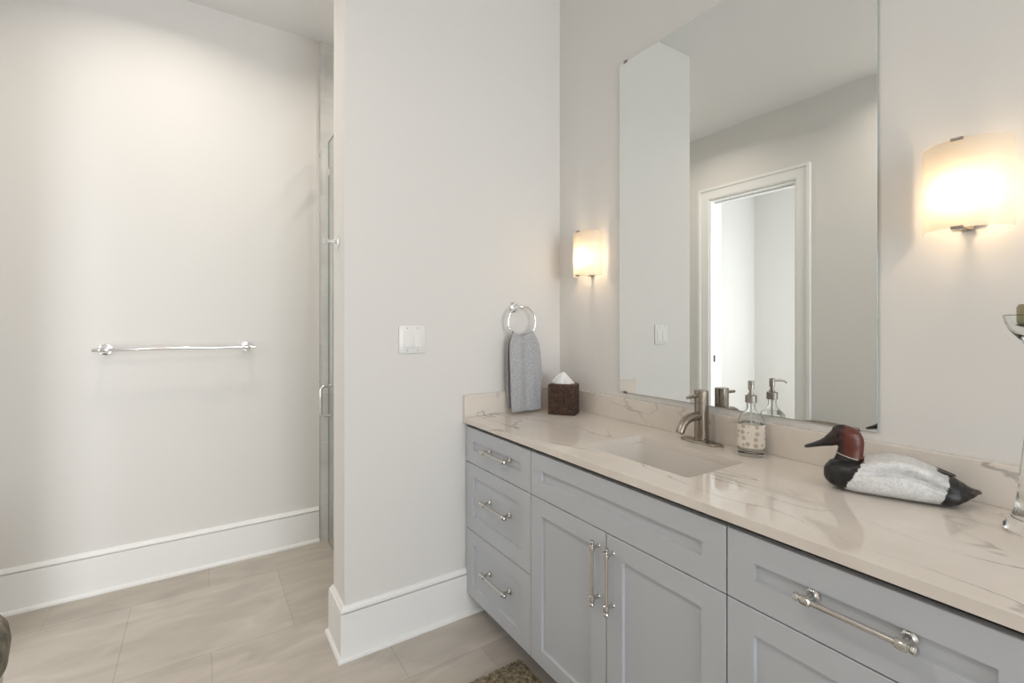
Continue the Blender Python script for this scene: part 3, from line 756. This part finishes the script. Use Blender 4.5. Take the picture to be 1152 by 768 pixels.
# ------------------------------------------------------------------ shower door
SDX = .640
sh = thing('shower_door', 'frameless clear glass shower door behind the wing wall', 'shower door', (SDX, 2.55, 0))
q = MB(); q.box((SDX - .005, RP + .022, .012), (SDX + .005, 2.975, 2.398), .0008, 1); gp = q.build('glass_panel', [M_pane, M_pane_edge], sh, smooth=False)
for p in gp.data.polygons:
    if abs(p.normal.x) < .9: p.material_index = 1
q = MB(); hy = 2.905
q.tube([(SDX - .006, hy, .775), (SDX - .040, hy, .775), (SDX - .052, hy, .781), (SDX - .058, hy, .793), (SDX - .058, hy, .93), (SDX - .052, hy, .942), (SDX - .040, hy, .948), (SDX - .006, hy, .948)], .0095, 16)
q.build('handle', M_chrome, sh)
for z in (.30, 2.10):
    q = MB(); q.box((SDX - .013, RP + .0125, z - .045), (SDX + .013, RP + .075, z + .045), .003); q.build('hinge', M_chrome, sh)
q = MB(); q.box((SDX - .012, 2.925, 2.19), (SDX - .0055, 2.972, 2.235), .002); q.box((SDX - .012, 2.968, 2.19), (SDX + .012, 2.985, 2.235), .002); q.build('clip', M_chrome, sh)
q = MB(); q.box((SDX - .006, RP + .022, .002), (SDX + .006, 2.975, .0118), .001); q.build('door_sweep', M_chrome, sh)

# ------------------------------------------------------------------ rug
M_rug = mat('woven_rug', (.2, .16, .11), .95)
mottled(M_rug, (.085, .078, .056), (.31, .24, .15), 75, 6, .36, .64)
def rug():
    q = MB(); x0, x1, y0, y1 = .42, 1.035, .70, 1.518; nx, ny = 150, 190; top = .011; vs = []
    for i in range(nx + 1):
        row = []
        for j in range(ny + 1):
            x = x0 + (x1 - x0) * i / nx; y = y0 + (y1 - y0) * j / ny
            z = top + .003 * sin(i * 2.1) * sin(j * 1.05 + (i % 2) * pi / 2) + random.uniform(-.0015, .0015)
            if i in (0, nx) or j in (0, ny): z = .001; x += random.uniform(-.002, .002); y += random.uniform(-.002, .002)
            row.append(q.bm.verts.new((x, y, z)))
        vs.append(row)
    for i in range(nx):
        for j in range(ny): q.bm.faces.new((vs[i][j], vs[i+1][j], vs[i+1][j+1], vs[i][j+1]))
    lo = [q.bm.verts.new((x, y, .0005)) for x, y in ((x0, y0), (x1, y0), (x1, y1), (x0, y1))]; q.bm.faces.new(lo[::-1])
    o = q.build('rug', M_rug, None, angle=180, recalc=False)
    tag(o, 'brown and olive woven rug on the floor tile in front of the vanity', 'rug')
    q = MB()
    def tuft(p, d, l):
        q.tube([p, p + d * l * .6 + Vector((0, 0, .002)), p + d * l + Vector((0, 0, -.003))], [.0012, .001, .0004], 5)
    for k in range(340):
        x = x0 + (x1 - x0) * random.random(); tuft(Vector((x, y1 - .004, .008)), Vector((random.uniform(-.4, .4), 1, random.uniform(-.1, .5))).normalized(), random.uniform(.006, .013))
    for k in range(340):
        y = y0 + (y1 - y0) * random.random(); tuft(Vector((x1 - .004, y, .008)), Vector((1, random.uniform(-.4, .4), random.uniform(-.1, .5))).normalized(), random.uniform(.005, .011))
    f = q.build('fringe', M_rug, o); f['kind'] = 'stuff'
rug()

# ------------------------------------------------------------------ stool cut by the left edge
QX, QY, QR, QT = -.597, 1.62, .205, .592
st = thing('stool', 'olive-brown upholstered stool cut off by the lower left frame edge', 'stool', (QX, QY, 0))
M_fab = mat('olive_fabric', (.2, .18, .14), .9); mottled(M_fab, (.12, .112, .088), (.25, .215, .165), 40, 4)
q = MB()
q.lathe([(.0, -.125), (QR - .012, -.125), (QR - .002, -.115), (QR, -.095), (QR + .004, -.06), (QR, -.03), (QR - .012, -.010), (QR - .045, -.001), (.0, .004)], (QX, QY, QT), n=64); q.build('cushion', M_fab, st)
M_pale = mat('pale_wood', (.68, .66, .61), .4); mottled(M_pale, (.62, .60, .55), (.72, .70, .66), 30)
q = MB(); q.lathe([(.0, -.185), (QR - .016, -.185), (QR - .010, -.18), (QR - .010, -.1255), (.0, -.1255)], (QX, QY, QT), n=64); q.build('seat_frame', M_pale, st)
for k in range(4):
    a = pi / 4 + k * pi / 2; px, py = QX + .135 * cos(a), QY + .135 * sin(a)
    q = MB(); q.cyl((px, py, QT - .1855), (px + .02 * cos(a), py + .02 * sin(a), .0005), .021, .014, 20); q.build('leg', M_pale, st)
